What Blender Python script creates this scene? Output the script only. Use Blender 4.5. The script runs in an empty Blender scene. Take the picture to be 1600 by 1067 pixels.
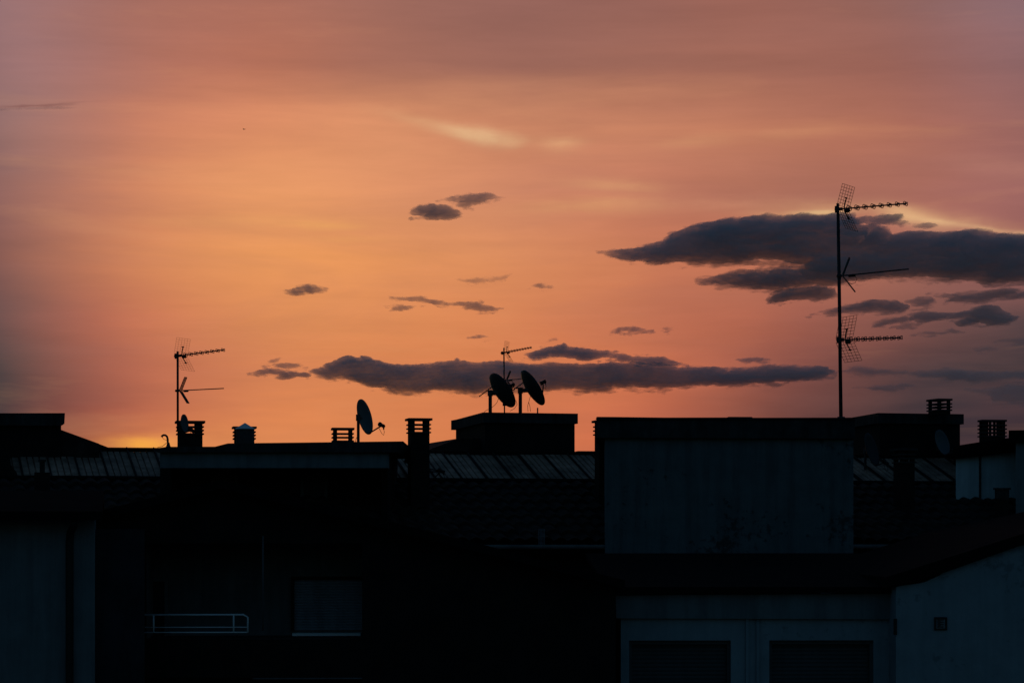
import bpy, math, random
import numpy as np
from mathutils import Vector, Matrix
random.seed(4)
R = math.radians
SC = bpy.context.scene
COL = SC.collection

# ------------------------------------------------------------------ camera
F, CZ, HY = 3778.0, 14.0, 835.0          # focal length in photo pixels, eye height, horizon row (photo is 1600 x 1067)
cam = bpy.data.cameras.new('camera')
cam.sensor_width = 36.0
cam.lens = 36.0 * F / 1600.0
cam.shift_y = (HY - 533.5) / 1600.0
cam.clip_start, cam.clip_end = 0.5, 60000.0
cam_o = bpy.data.objects.new('camera', cam)
cam_o.location = (0, 0, CZ)
cam_o.rotation_euler = (R(90), 0, 0)
COL.objects.link(cam_o)
SC.camera = cam_o

# ------------------------------------------------------------------ exposure and render settings
vs = SC.view_settings
vs.view_transform = 'Standard'; vs.look = 'None'; vs.exposure = 0.0; vs.gamma = 1.0; vs.use_curve_mapping = False
SC.cycles.max_bounces = 5; SC.cycles.diffuse_bounces = 3; SC.cycles.volume_bounces = 2
SC.cycles.transparent_max_bounces = 16

# ------------------------------------------------------------------ sun: low, behind the roofs
SUN_AZ, SUN_EL = R(-8.6), R(1.6)
sd = bpy.data.lights.new('sun', 'SUN')
sd.energy = 0.12; sd.angle = R(0.5); sd.color = (1.0, 0.55, 0.25)
so = bpy.data.objects.new('sun', sd)
so.rotation_euler = Vector((math.sin(SUN_AZ) * math.cos(SUN_EL), math.cos(SUN_AZ) * math.cos(SUN_EL), math.sin(SUN_EL))).to_track_quat('Z', 'Y').to_euler()
COL.objects.link(so)

# ------------------------------------------------------------------ world: dusk sky with the afterglow ahead
def lin(c):
    return tuple(((v / 255.0) / 12.92 if v / 255.0 <= 0.04045 else ((v / 255.0 + 0.055) / 1.055) ** 2.4) for v in c)

world = bpy.data.worlds.new('World')
SC.world = world
world.use_nodes = True
WT = world.node_tree
WT.nodes.clear()
def wn(kind, **kw):
    n = WT.nodes.new(kind)
    for k, v in kw.items(): setattr(n, k, v)
    return n
def wl(a, b): WT.links.new(a, b)
def wm(op, a, b=None, c=None, clamp=False):
    n = wn('ShaderNodeMath', operation=op, use_clamp=clamp)
    for i, x in enumerate((a, b, c)):
        if x is None: continue
        if isinstance(x, (int, float)): n.inputs[i].default_value = x
        else: wl(x, n.inputs[i])
    return n.outputs[0]
def wmix(fac, a, b, blend='MIX'):
    n = wn('ShaderNodeMix', data_type='RGBA', blend_type=blend, clamp_factor=True)
    for s, x in ((n.inputs[0], fac), (n.inputs[6], a), (n.inputs[7], b)):
        if isinstance(x, (int, float)): s.default_value = x
        elif isinstance(x, tuple): s.default_value = (*x, 1)
        else: wl(x, s)
    return n.outputs[2]
def wrange(x, a, b, c=0.0, d=1.0, smooth=False):
    n = wn('ShaderNodeMapRange', interpolation_type='SMOOTHSTEP' if smooth else 'LINEAR', clamp=True)
    wl(x, n.inputs[0])
    for i, v in enumerate((a, b, c, d)): n.inputs[i + 1].default_value = v
    return n.outputs[0]
def wnoise(vec, sx, sy, sz, detail=4, rough=0.5, dist=0.0):
    m = wn('ShaderNodeMapping'); m.inputs['Scale'].default_value = (sx, sy, sz); wl(vec, m.inputs[0])
    n = wn('ShaderNodeTexNoise'); n.inputs['Scale'].default_value = 1.0
    n.inputs['Detail'].default_value = detail; n.inputs['Roughness'].default_value = rough; n.inputs['Distortion'].default_value = dist
    wl(m.outputs[0], n.inputs['Vector'])
    return wm('SUBTRACT', n.outputs[0], 0.5)

tc = wn('ShaderNodeTexCoord')
D = tc.outputs['Generated']
sep = wn('ShaderNodeSeparateXYZ'); wl(D, sep.inputs[0])
yy = wm('MAXIMUM', sep.outputs[1], 0.02)
px0 = wm('MULTIPLY_ADD', wm('DIVIDE', sep.outputs[0], yy), F, 800.0)       # direction -> tangent coordinates round the afterglow
py0 = wm('MULTIPLY_ADD', wm('DIVIDE', sep.outputs[2], yy), -F, HY)
n1 = wnoise(D, 6, 6, 26, 5, 0.55)
n2 = wnoise(D, 9, 9, 60, 5, 0.55, 0.4)
n3 = wnoise(D, 22, 22, 110, 4, 0.6)
px = wm('ADD', px0, wm('MULTIPLY', n1, 130.0))
py = wm('ADD', wm('ADD', py0, wm('MULTIPLY', n1, 50.0)), wm('MULTIPLY', n2, 46.0))

PXS = (-1600, -700, -250, 0, 200, 400, 600, 800, 1000, 1200, 1400, 1600, 1850, 2400, 3200)
def ramp_row(cols, l1, l2, r1, r2):
    d = (14, 17, 28)
    cs = [d, l1, l2] + list(cols) + [r1, r2, d]
    n = wn('ShaderNodeValToRGB'); cr = n.color_ramp; cr.interpolation = 'CARDINAL'
    while len(cr.elements) < len(cs): cr.elements.new(0.5)
    for e, x, c in zip(cr.elements, PXS, cs):
        e.position = (x + 1600) / 4800.0
    for e, x, c in zip(cr.elements, PXS, cs):
        e.color = (*lin(c), 1)
    wl(wrange(px, -1600, 3200), n.inputs[0])
    return n.outputs[0]
DK = (34, 34, 46)
ROWS = [
 (-1300, [(58, 52, 60)] * 9),
 (-420, [(116, 92, 100), (122, 90, 88), (124, 88, 84), (118, 84, 80), (114, 82, 80), (114, 82, 80), (112, 82, 80), (108, 80, 82), (104, 82, 90)]),
 (0,   [(148, 109, 113), (164, 108, 100), (168, 106, 93), (156, 102, 92), (147, 97, 90), (148, 96, 88), (151, 96, 87), (141, 96, 93), (134, 101, 109)]),
 (100, [(149, 108, 110), (167, 108, 98), (178, 109, 90), (163, 104, 89), (152, 99, 88), (154, 99, 87), (156, 99, 87), (149, 95, 88), (139, 97, 100)]),
 (200, [(146, 106, 104), (190, 120, 98), (215, 136, 100), (214, 139, 102), (196, 126, 97), (196, 125, 97), (184, 115, 92), (170, 105, 90), (150, 97, 94)]),
 (300, [(150, 104, 96), (205, 132, 98), (226, 150, 101), (224, 148, 104), (212, 138, 103), (194, 122, 97), (174, 111, 92), (168, 107, 93), (158, 103, 98)]),
 (400, [(138, 92, 83), (205, 130, 92), (231, 151, 93), (231, 150, 93), (220, 141, 94), (203, 124, 89), (190, 114, 88), (172, 108, 90), (150, 95, 90)]),
 (500, [(108, 80, 78), (190, 112, 84), (219, 138, 88), (222, 140, 88), (214, 131, 86), (196, 115, 82), (172, 99, 78), (128, 81, 73), (78, 63, 66)]),
 (570, [(84, 68, 67), (180, 104, 80), (213, 129, 84), (218, 132, 83), (212, 124, 80), (199, 112, 78), (154, 89, 74), (94, 65, 64), (62, 53, 57)]),
 (640, [(68, 58, 61), (172, 97, 75), (215, 129, 82), (216, 130, 82), (210, 120, 78), (195, 106, 76), (128, 73, 62), (70, 53, 56), (64, 50, 56)]),
 (705, [(70, 58, 60), (196, 112, 74), (222, 134, 82), (218, 130, 80), (208, 118, 76), (190, 102, 72), (110, 66, 58), (72, 52, 53), (62, 48, 54)]),
 (835, [(60, 50, 52), (150, 86, 58), (190, 110, 66), (190, 110, 66), (180, 100, 62), (150, 82, 58), (90, 56, 50), (60, 46, 48), (50, 42, 48)]),
]
def side(c, k): return tuple(int(d + (v - d) * k) for v, d in zip(c, (14, 17, 28)))
ROWS = [(y, [(a + 4, b + 5, c + 2) for a, b, c in cols] if 0 <= y <= 250 else cols) for y, cols in ROWS]
colr = None
for i, (ry, cols) in enumerate(ROWS):
    r = ramp_row(cols, side(cols[0], 0.35), side(cols[0], 0.75), side(cols[-1], 0.8), side(cols[-1], 0.35))
    colr = r if colr is None else wmix(wrange(py, ROWS[i - 1][0], ry), colr, r)
# thin bright cirrus and the glow at the horizon: (x, y, half length, half height, tilt, colour, strength)
n4 = wnoise(D, 30, 30, 60, 5, 0.6)
hx = wm('ADD', px0, wm('MULTIPLY', n2, 60.0))
hy = wm('ADD', wm('ADD', py0, wm('MULTIPLY', n2, 26.0)), wm('MULTIPLY', n3, 16.0))
for (cx, cy, sx, sy, tilt, c, k) in [
    (722, 207, 40, 9, 0.2, (230, 188, 140), 0.7), (762, 214, 32, 12, 0.1, (232, 190, 142), 0.6), (800, 218, 20, 10, 0.05, (228, 184, 136), 0.45), (660, 190, 60, 9, 0.2, (216, 156, 114), 0.5), (872, 224, 34, 13, 0.05, (224, 168, 122), 0.55),
    (1085, 223, 60, 12, -0.1, (206, 142, 104), 0.45), (1262, 205, 70, 14, -0.1, (202, 138, 102), 0.5), (1330, 232, 120, 14, 0.0, (186, 118, 94), 0.3), (960, 290, 70, 10, 0.05, (222, 158, 112), 0.6),
    (940, 322, 110, 12, -0.04, (222, 160, 106), 0.5), (1120, 318, 160, 12, 0.0, (206, 142, 110), 0.4), (1280, 333, 40, 5, -0.02, (230, 196, 140), 0.85), (1290, 324, 80, 14, 0.0, (214, 160, 116), 0.5), (1215, 335, 50, 7, 0.0, (214, 156, 112), 0.5),
    (1425, 340, 48, 14, 0.25, (226, 180, 130), 0.75), (1500, 352, 95, 15, 0.13, (206, 152, 114), 0.55), (1475, 352, 40, 6, 0.16, (228, 184, 134), 0.6), (1545, 361, 40, 4, 0.1, (226, 182, 132), 0.55), (1610, 367, 30, 5, 0.08, (222, 176, 130), 0.5), (1570, 262, 90, 16, 0.1, (182, 124, 108), 0.4),
    (505, 351, 55, 5, 0.02, (238, 166, 96), 0.6), (400, 345, 160, 9, 0.0, (232, 160, 100), 0.4), (540, 372, 60, 5, 0.0, (238, 162, 96), 0.5),
    (228, 697, 52, 12, 0.0, (252, 178, 62), 0.9), (300, 690, 120, 22, 0.0, (232, 146, 82), 0.5), (60, 168, 70, 2, -0.04, (120, 78, 78), 0.6)]:
    dx = wm('SUBTRACT', hx, float(cx)); dy = wm('SUBTRACT', hy, float(cy))
    dy = wm('SUBTRACT', dy, wm('MULTIPLY', dx, float(tilt)))
    q = wm('ADD', wm('POWER', wm('ABSOLUTE', wm('DIVIDE', dx, float(sx))), 2.0), wm('POWER', wm('ABSOLUTE', wm('DIVIDE', dy, float(sy))), 2.0))
    g = wm('MULTIPLY', wm('MULTIPLY', wm('EXPONENT', wm('MULTIPLY', q, -1.0)), wm('MULTIPLY_ADD', n4, 2.4, 0.95)), float(k), clamp=True)
    colr = wmix(g, colr, lin(c))
# faint cirrus mottling
n5 = wnoise(D, 5, 5, 34, 6, 0.6, 0.8)
n6 = wnoise(D, 14, 14, 190, 5, 0.65, 0.5)
colr = wmix(wrange(n5, -0.02, 0.28, 0.0, 0.22), colr, lin((156, 106, 96)))
colr = wmix(wrange(n5, -0.04, -0.28, 0.0, 0.22), colr, lin((226, 160, 112)))
mott = wm('ADD', wm('MULTIPLY_ADD', n2, 0.20, 1.0), wm('ADD', wm('MULTIPLY', n3, 0.14), wm('MULTIPLY', n6, 0.15)))
colr = wmix(1.0, colr, mott, 'MULTIPLY')
bg_glow = wn('ShaderNodeBackground'); wl(colr, bg_glow.inputs[0]); bg_glow.inputs[1].default_value = 1.0
sky = wn('ShaderNodeTexSky', sky_type='NISHITA', sun_disc=False)
sky.sun_elevation = SUN_EL; sky.sun_rotation = SUN_AZ; sky.air_density = 1.0; sky.dust_density = 1.5; sky.ozone_density = 3.0
bg_sky = wn('ShaderNodeBackground'); wl(wmix(1.0, sky.outputs[0], (0.74, 1.0, 0.98), 'MULTIPLY'), bg_sky.inputs[0]); bg_sky.inputs[1].default_value = 0.115
mask = wm('MULTIPLY', wm('MULTIPLY', wrange(px0, -1500, -500, smooth=True), wrange(px0, 3100, 2100, smooth=True)), wrange(py0, -1250, -350, smooth=True))
mask = wm('MULTIPLY', mask, wrange(sep.outputs[1], 0.05, 0.3))
mx = wn('ShaderNodeMixShader'); wl(mask, mx.inputs[0]); wl(bg_sky.outputs[0], mx.inputs[1]); wl(bg_glow.outputs[0], mx.inputs[2])
wo = wn('ShaderNodeOutputWorld'); wl(mx.outputs[0], wo.inputs[0])

# ------------------------------------------------------------------ materials
def mat(name, col, rough=0.8, metal=0.0, noise=0.0, scale=3.0, stain=0.0, streak=0.0, bump=0.0, spec=0.3):
    m = bpy.data.materials.new(name); m.use_nodes = True
    nt = m.node_tree; b = nt.nodes['Principled BSDF']
    b.inputs['Roughness'].default_value = rough; b.inputs['Metallic'].default_value = metal
    b.inputs['Specular IOR Level'].default_value = spec
    tcn = nt.nodes.new('ShaderNodeTexCoord')
    def nz(s, det, mp=(1, 1, 1)):
        mpn = nt.nodes.new('ShaderNodeMapping'); mpn.inputs['Scale'].default_value = mp
        nt.links.new(tcn.outputs['Object'], mpn.inputs[0])
        n = nt.nodes.new('ShaderNodeTexNoise'); n.inputs['Scale'].default_value = s; n.inputs['Detail'].default_value = det
        n.inputs['Roughness'].default_value = 0.62
        nt.links.new(mpn.outputs[0], n.inputs['Vector']); return n.outputs[0]
    def rng(x, a, b_, c, d):
        n = nt.nodes.new('ShaderNodeMapRange')
        nt.links.new(x, n.inputs[0])
        for i, v in enumerate((a, b_, c, d)): n.inputs[i + 1].default_value = v
        return n.outputs[0]
    def mul(a, x):
        n = nt.nodes.new('ShaderNodeMix'); n.data_type = 'RGBA'; n.blend_type = 'MULTIPLY'; n.inputs[0].default_value = 1
        if isinstance(a, tuple): n.inputs[6].default_value = (*a, 1)
        else: nt.links.new(a, n.inputs[6])
        nt.links.new(x, n.inputs[7]); return n.outputs[2]
    c = tuple(col)
    if noise: c = mul(c, rng(nz(scale, 6), 0.3, 0.7, 1 - noise, 1 + noise))
    if streak: c = mul(c, rng(nz(2.2, 5, (3.0, 3.0, 0.25)), 0.42, 0.7, 1.0, 1 - streak))
    if stain:                                     # mould blotches gathered in patches
        p = nz(0.9, 3); s = nz(9.0, 6)
        ad = nt.nodes.new('ShaderNodeMath'); ad.operation = 'MULTIPLY_ADD'
        nt.links.new(p, ad.inputs[0]); ad.inputs[1].default_value = 0.9; nt.links.new(s, ad.inputs[2])
        c = mul(c, rng(ad.outputs[0], 1.06, 1.16, 1.0, 1 - stain))
    if isinstance(c, tuple): b.inputs['Base Color'].default_value = (*c, 1)
    else: nt.links.new(c, b.inputs['Base Color'])
    if bump:
        bn = nt.nodes.new('ShaderNodeBump'); bn.inputs['Strength'].default_value = bump; bn.inputs['Distance'].default_value = 0.01
        nt.links.new(nz(scale * 8, 6), bn.inputs['Height']); nt.links.new(bn.outputs[0], b.inputs['Normal'])
    return m
M = dict(
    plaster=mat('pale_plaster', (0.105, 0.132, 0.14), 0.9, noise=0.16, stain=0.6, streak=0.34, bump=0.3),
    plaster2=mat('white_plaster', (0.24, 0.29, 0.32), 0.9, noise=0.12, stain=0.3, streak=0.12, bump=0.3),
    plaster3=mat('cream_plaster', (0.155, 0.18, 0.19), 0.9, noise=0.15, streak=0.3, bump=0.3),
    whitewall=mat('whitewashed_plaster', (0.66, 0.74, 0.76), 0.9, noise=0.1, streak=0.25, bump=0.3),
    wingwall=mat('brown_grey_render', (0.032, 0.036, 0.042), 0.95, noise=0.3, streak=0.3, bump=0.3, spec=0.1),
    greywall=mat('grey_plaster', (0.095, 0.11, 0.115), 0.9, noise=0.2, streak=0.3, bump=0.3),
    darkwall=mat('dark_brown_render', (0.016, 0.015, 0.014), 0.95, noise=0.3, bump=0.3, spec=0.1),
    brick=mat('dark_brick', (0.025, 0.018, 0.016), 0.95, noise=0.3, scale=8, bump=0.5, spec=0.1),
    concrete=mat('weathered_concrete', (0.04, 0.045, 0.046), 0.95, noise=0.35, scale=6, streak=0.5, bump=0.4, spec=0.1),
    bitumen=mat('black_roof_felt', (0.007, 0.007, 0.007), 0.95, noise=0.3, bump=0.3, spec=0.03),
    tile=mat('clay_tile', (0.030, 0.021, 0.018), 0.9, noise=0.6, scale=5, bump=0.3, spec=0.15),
    sheet=mat('afterglow_brown_sheet', (0.46, 0.26, 0.18), 0.75, noise=0.5, scale=1.6, streak=0.45, bump=0.1),  # warmth of the orange afterglow is put into the sheets' base colour
    seam=mat('black_seam_shade', (0.012, 0.012, 0.012), 0.9),  # black colour stands in for the shaded gap where sheets overlap
    zinc=mat('zinc_gutter', (0.17, 0.18, 0.19), 0.6, metal=0.1, noise=0.3),
    steel=mat('dull_steel', (0.05, 0.05, 0.052), 0.7, metal=0.2, noise=0.3, scale=12),
    alu=mat('aluminium_rod', (0.07, 0.07, 0.072), 0.6, metal=0.2),
    rust=mat('rusty_wire', (0.14, 0.06, 0.035), 0.8, metal=0.2),
    blackpl=mat('black_plastic', (0.012, 0.012, 0.012), 0.6),
    dish=mat('grey_dish_paint', (0.075, 0.09, 0.10), 0.6, noise=0.1),
    darkdish=mat('dark_dish_paint', (0.03, 0.033, 0.036), 0.7, noise=0.1),
    bright=mat('bare_zinc_cone', (0.75, 0.78, 0.82), 0.45, noise=0.08),
    shutter=mat('grey_roller_shutter', (0.055, 0.068, 0.07), 0.6, noise=0.1, streak=0.2),
    shutter2=mat('pale_roller_shutter', (0.21, 0.245, 0.28), 0.6, noise=0.15, streak=0.3),
    rail=mat('white_painted_rail', (0.75, 0.78, 0.8), 0.5),
    frame=mat('painted_frame', (0.32, 0.35, 0.37), 0.5),
    glass=mat('dark_window_glass', (0.01, 0.011, 0.013), 0.35, spec=0.15),
    asphalt=mat('asphalt', (0.05, 0.05, 0.05), 0.9, noise=0.2),
    ground=mat('dusty_ground', (0.12, 0.11, 0.095), 0.95, noise=0.2),
    feather=mat('dark_feathers', (0.05, 0.045, 0.045), 0.8),
)

# ------------------------------------------------------------------ helpers
WM = {}
def W(px, py, Y): return Vector(((px - 800.0) / F * Y, Y, CZ + (HY - py) / F * Y))
class Fr:
    """a local frame on the ground: u to the right, v away from the viewer, z up; th turns it so that its right end recedes"""
    def __init__(s, px, Y, th=0.0):
        s.O = Vector(((px - 800.0) / F * Y, Y, 0)); s.th = R(th)
        s.uh = Vector((math.cos(s.th), math.sin(s.th), 0)); s.vh = Vector((-math.sin(s.th), math.cos(s.th), 0))
        s.mat = Matrix.Translation(s.O) @ Matrix.Rotation(s.th, 4, 'Z')
    def at(s, px, py, v=0.0):
        d = Vector(((px - 800.0) / F, 1, 0)); t = (v + s.O.dot(s.vh)) / d.dot(s.vh)
        p = d * t - s.O
        return p.dot(s.uh), CZ + (HY - py) / F * t
    def u(s, px, v=0.0): return s.at(px, 0, v)[0]
    def z(s, px, py, v=0.0): return s.at(px, py, v)[1]
    def w(s, u, v, z): return s.O + s.uh * u + s.vh * v + Vector((0, 0, z))
    def loc(s, P):
        q = P - s.O; return q.dot(s.uh), q.dot(s.vh), P.z
class MB:
    def __init__(s): s.v = []; s.f = []; s.m = []; s.k = 0
    def add(s, vs_, fs):
        b = len(s.v); s.v += [tuple(x) for x in vs_]
        s.f += [tuple(i + b for i in f) for f in fs]; s.m += [s.k] * len(fs)
        return s
    def box(s, fr, u0, u1, v0, v1, z0, z1):
        return s.add([fr.w(u, v, z) for z in (z0, z1) for (u, v) in ((u0, v0), (u1, v0), (u1, v1), (u0, v1))],
              [(3, 2, 1, 0), (4, 5, 6, 7), (0, 1, 5, 4), (1, 2, 6, 5), (2, 3, 7, 6), (3, 0, 4, 7)])
    def prism(s, fr, poly, v0, v1, du=0.0):                # poly of (u, z), anticlockwise as seen from the front, pushed from v0 to v1
        n = len(poly)
        return s.add([fr.w(u, v0, z) for u, z in poly] + [fr.w(u + du, v1, z) for u, z in poly],
              [tuple(range(n)), tuple(range(2 * n - 1, n - 1, -1))] + [(i + n, (i + 1) % n + n, (i + 1) % n, i) for i in range(n)])
    def plan(s, fr, poly, z0, z1):                 # poly of (u, v), anticlockwise from above
        n = len(poly)
        return s.add([fr.w(u, v, z0) for u, v in poly] + [fr.w(u, v, z1) for u, v in poly],
              [tuple(range(n - 1, -1, -1)), tuple(range(n, 2 * n))] + [(i, (i + 1) % n, (i + 1) % n + n, i + n) for i in range(n)])
    def tube(s, pts, r, n=8, r1=None):
        pts = [Vector(p) for p in pts]; k = len(pts); vs_, fs = [], []
        prev = None
        for i, p in enumerate(pts):
            t = (pts[min(i + 1, k - 1)] - pts[max(i - 1, 0)]).normalized()
            if prev is None: a = t.orthogonal().normalized()
            else: a = (prev - t * prev.dot(t)).normalized()
            prev = a; b = t.cross(a)
            rr = r if r1 is None else r + (r1 - r) * i / (k - 1)
            vs_ += [p + (a * math.cos(2 * math.pi * j / n) + b * math.sin(2 * math.pi * j / n)) * rr for j in range(n)]
        for i in range(k - 1):
            for j in range(n):
                fs.append((i * n + j, i * n + (j + 1) % n, (i + 1) * n + (j + 1) % n, (i + 1) * n + j))
        fs.append(tuple(range(n - 1, -1, -1))); fs.append(tuple(range((k - 1) * n, k * n)))
        return s.add(vs_, fs)
    def lathe(s, P, axis, prof, n=24):             # prof of (radius, distance along axis)
        ax = Vector(axis).normalized(); a = ax.orthogonal().normalized(); b = ax.cross(a); vs_, fs = [], []
        for r, h in prof:
            vs_ += [P + ax * h + (a * math.cos(2 * math.pi * j / n) + b * math.sin(2 * math.pi * j / n)) * r for j in range(n)]
        for i in range(len(prof) - 1):
            for j in range(n):
                fs.append((i * n + j, i * n + (j + 1) % n, (i + 1) * n + (j + 1) % n, (i + 1) * n + j))
        fs.append(tuple(range(n - 1, -1, -1))); fs.append(tuple(range((len(prof) - 1) * n, len(prof) * n)))
        return s.add(vs_, fs)
    def build(s, name, m, parent=None, smooth=False, label=None):
        me = bpy.data.meshes.new(name)
        Mi = WM[parent.name].inverted() if parent is not None else None
        me.from_pydata([tuple(Mi @ Vector(v)) for v in s.v] if Mi else s.v, [], s.f)
        for mm in (m if isinstance(m, (list, tuple)) else [m]): me.materials.append(mm)
        me.polygons.foreach_set('material_index', s.m)
        if smooth: me.polygons.foreach_set('use_smooth', [True] * len(s.f))
        me.update()
        o = bpy.data.objects.new(name, me); COL.objects.link(o)
        if parent is not None: o.parent = parent; WM[o.name] = WM[parent.name]
        else: WM[o.name] = Matrix.Identity(4)
        if label: o['label'] = label
        return o
def thing(name, label, cat, mat_, group=None):
    o = bpy.data.objects.new(name, None); COL.objects.link(o)
    o.empty_display_size = 0.3
    o.matrix_world = mat_; WM[o.name] = mat_.copy()
    o['label'] = label; o['category'] = cat
    if group: o['group'] = group
    return o
def base(fr, u=0, v=0, z=0): return fr.mat @ Matrix.Translation((u, v, z))

# ------------------------------------------------------------------ ground and street
g = MB(); g.add([(-9000, -9000, 0), (9000, -9000, 0), (9000, 9000, 0), (-9000, 9000, 0)], [(0, 1, 2, 3)])
o = g.build('ground', M['ground']); o['kind'] = 'structure'
g = MB(); g.add([(-400, 12, .004), (400, 12, .004), (400, 22, .004), (-400, 22, .004)], [(0, 1, 2, 3)])
o = g.build('street', M['asphalt']); o['kind'] = 'structure'
g = MB()
fr0 = Fr(800, 22.0)
g.box(fr0, -400, 400, 0, 2.2, -.2, .13)
o = g.build('pavement', M['concrete']); o['kind'] = 'structure'

# ------------------------------------------------------------------ chimneys (parts of the building they stand on)
def chimney(parent, pxl, pxr, pytop, pybase, Y, th=12.0, depth=0.32, slats=3, pitch=6.2, post=6.0, mids=0, capo=4.0, capt=3.5, cone=False, m='brick', label=None, extra=0.0):
    """stack between photo columns pxl..pxr: masonry stack with a louvred head; sub-parts: cap, louvre (and cowl)"""
    k = Y / F
    wpx = (pxr - pxl) * k
    rel = R(th) + math.atan((((pxl + pxr) / 2) - 800) / F)
    w = (wpx - depth * abs(math.sin(rel))) / math.cos(R(th))
    X0 = (pxl - 800) * k + (depth * math.sin(rel) if rel > 0 else 0)
    fr = Fr(800 + X0 / k, Y, th)
    zt = CZ + (HY - pytop) * k; zb = CZ + (HY - pybase) * k - extra
    ct = capt * k; p = pitch * k; hl = slats * p + 0.012
    zl = zt - ct - hl
    s = MB(); s.box(fr, 0, w, 0, depth, zb, zl)
    pw = post * k
    for (a, b) in ((0, pw), (w - pw, w)):
        s.box(fr, a, b, 0, pw, zl, zt - ct); s.box(fr, a, b, depth - pw, depth, zl, zt - ct)
    for i in range(mids):
        c = w * (i + 1) / (mids + 1); s.box(fr, c - pw * .4, c + pw * .4, 0, pw * .8, zl, zt - ct); s.box(fr, c - pw * .4, c + pw * .4, depth - pw * .8, depth, zl, zt - ct)
    ch = s.build('chimney', M[m], parent, label=label)
    c = MB(); ov = capo * k
    c.box(fr, -ov, w + ov, -ov, depth + ov, zt - ct, zt)
    c.build('cap', M['concrete'], ch)
    l = MB(); so_ = 2.2 * k
    for i in range(slats):
        z = zl + i * p; l.box(fr, -so_, w + so_, -so_, depth + so_, z, z + 2.1 * k)
    l.build('louvre', M['concrete'], ch)
    if cone:
        zc_ = CZ + (HY - 671) * k; pc = fr.w(w / 2 - .01, -.19, zc_)
        cb = MB(); cb.lathe(pc, (0, 0, 1), [(15.8 * k, 0), (15.4 * k, .8 * k), (8 * k, 4.9 * k), (.4 * k, 9.6 * k)], 24)
        fl = MB(); fl.lathe(fr.w(w / 2 - .01, -.19, zb), (0, 0, 1), [(13.5 * k, 0), (13.5 * k, zc_ - zb - .005)], 20); fl.build('flue', M['steel'], ch)
        cb.build('cowl', M['bright'], ch)
    return ch

# ------------------------------------------------------------------ the long tile-roofed block behind
TH = 15.0
L = Fr(800, 36.5, TH)
TAN = math.tan(R(18.3)); ZE = 13.855
VS, VR = 2.966, 4.61                                  # where the sheets begin, and the ridge
def zr(v): return ZE + TAN * v
uL0, uL1 = L.u(-420), L.u(2050)
row = thing('apartment_block', 'long dark apartment block, clay tiles and grey ribbed metal sheeting on its roof', 'building', base(L))
mb = MB(); mb.box(L, uL0 + .2, uL1 - .2, .35, 9.0, 0, ZE - .12)
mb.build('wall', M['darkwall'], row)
def tile_roof(parent):
    du, rowl = 0.0275, 0.37
    nu = int((uL1 - uL0) / du); us = uL0 + np.arange(nu + 1) * du
    rng = np.random.default_rng(3)
    nrow = 8; vs_, fs = [], []
    for r in range(nrow):
        jit = np.repeat(rng.normal(0, .008, nu // 8 + 2), 8)[:nu + 1]; jit2 = np.repeat(rng.normal(0, .012, nu // 8 + 2), 8)[:nu + 1]
        for e, vv in ((0, r * rowl), (1, min((r + 1) * rowl, VS))):
            h = np.abs(np.sin(np.pi * us / .22)) * .055 + (.05 if e == 0 else .0) + jit
            for u, hh, j2 in zip(us, h, jit2): vs_.append(L.w(u, vv + (j2 if e == 0 else 0), zr(vv) + hh))
    n = nu + 1
    for r in range(2 * nrow - 1):
        for i in range(nu): fs.append((r * n + i, r * n + i + 1, (r + 1) * n + i + 1, (r + 1) * n + i))
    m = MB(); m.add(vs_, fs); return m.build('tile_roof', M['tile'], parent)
tile_roof(row)
def slab_uv(m, fr, pts, t):                             # sloped slab: four (u, v, z) corners, thickness t downwards
    a = [fr.w(*p) for p in pts]; b = [p - Vector((0, 0, t)) for p in a]
    m.add(a + b, [(0, 1, 2, 3), (7, 6, 5, 4), (4, 5, 1, 0), (5, 6, 2, 1), (6, 7, 3, 2), (7, 4, 0, 3)])
mb = MB(); slab_uv(mb, L, [(uL0, -.02, zr(-.02) - .02), (uL1, -.02, zr(-.02) - .02), (uL1, VS, zr(VS) - .02), (uL0, VS, zr(VS) - .02)], .12)
slab_uv(mb, L, [(uL0, VS, zr(VS) - .03), (uL1, VS, zr(VS) - .03), (uL1, VR, zr(VR) - .03), (uL0, VR, zr(VR) - .03)], .1)
slab_uv(mb, L, [(uL0, VR, zr(VR) - .03), (uL1, VR, zr(VR) - .03), (uL1, 9.3, ZE - .03), (uL0, 9.3, ZE - .03)], .12)
mb.build('roof_deck', M['bitumen'], row)
def sheets(parent):
    m = MB(); per = .44
    rng = random.Random(7)
    u = math.floor(uL0 / per) * per
    while u < uL1:
        lo = rng.uniform(-.012, .012) - .01; dv = rng.uniform(-.02, .05)
        prof = [(0, .0), (.05, .0)]
        for i in range(3):
            x = .085 + i * .1
            prof += [(x, .0), (x + .005, -.03), (x + .019, -.03), (x + .024, .0)]
        prof += [(.409, .0)]
        m.k = 0
        vs_ = []
        for v in (VS - .04, VR - .03):
            for x, h in prof: vs_.append(L.w(u + x, v + dv * (v < 4), zr(v) + .03 + h + lo))
        n = len(prof); m.add(vs_, [(i, i + 1, n + i + 1, n + i) for i in range(n - 1)])
        m.k = 1
        q = [(.408, -.03), (.412, .03), (.432, .03), (.438, -.03)]
        vs_ = [L.w(u + x, v, zr(v) + .03 + h) for v in (VS - .05, VR - .02) for x, h in q]
        m.add(vs_, [(i, i + 1, 5 + i, 4 + i) for i in range(3)] + [(3, 2, 1, 0)])
        u += per
    return m.build('metal_sheeting', [M['sheet'], M['seam']], parent)
sheets(row)
mb = MB()
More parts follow.
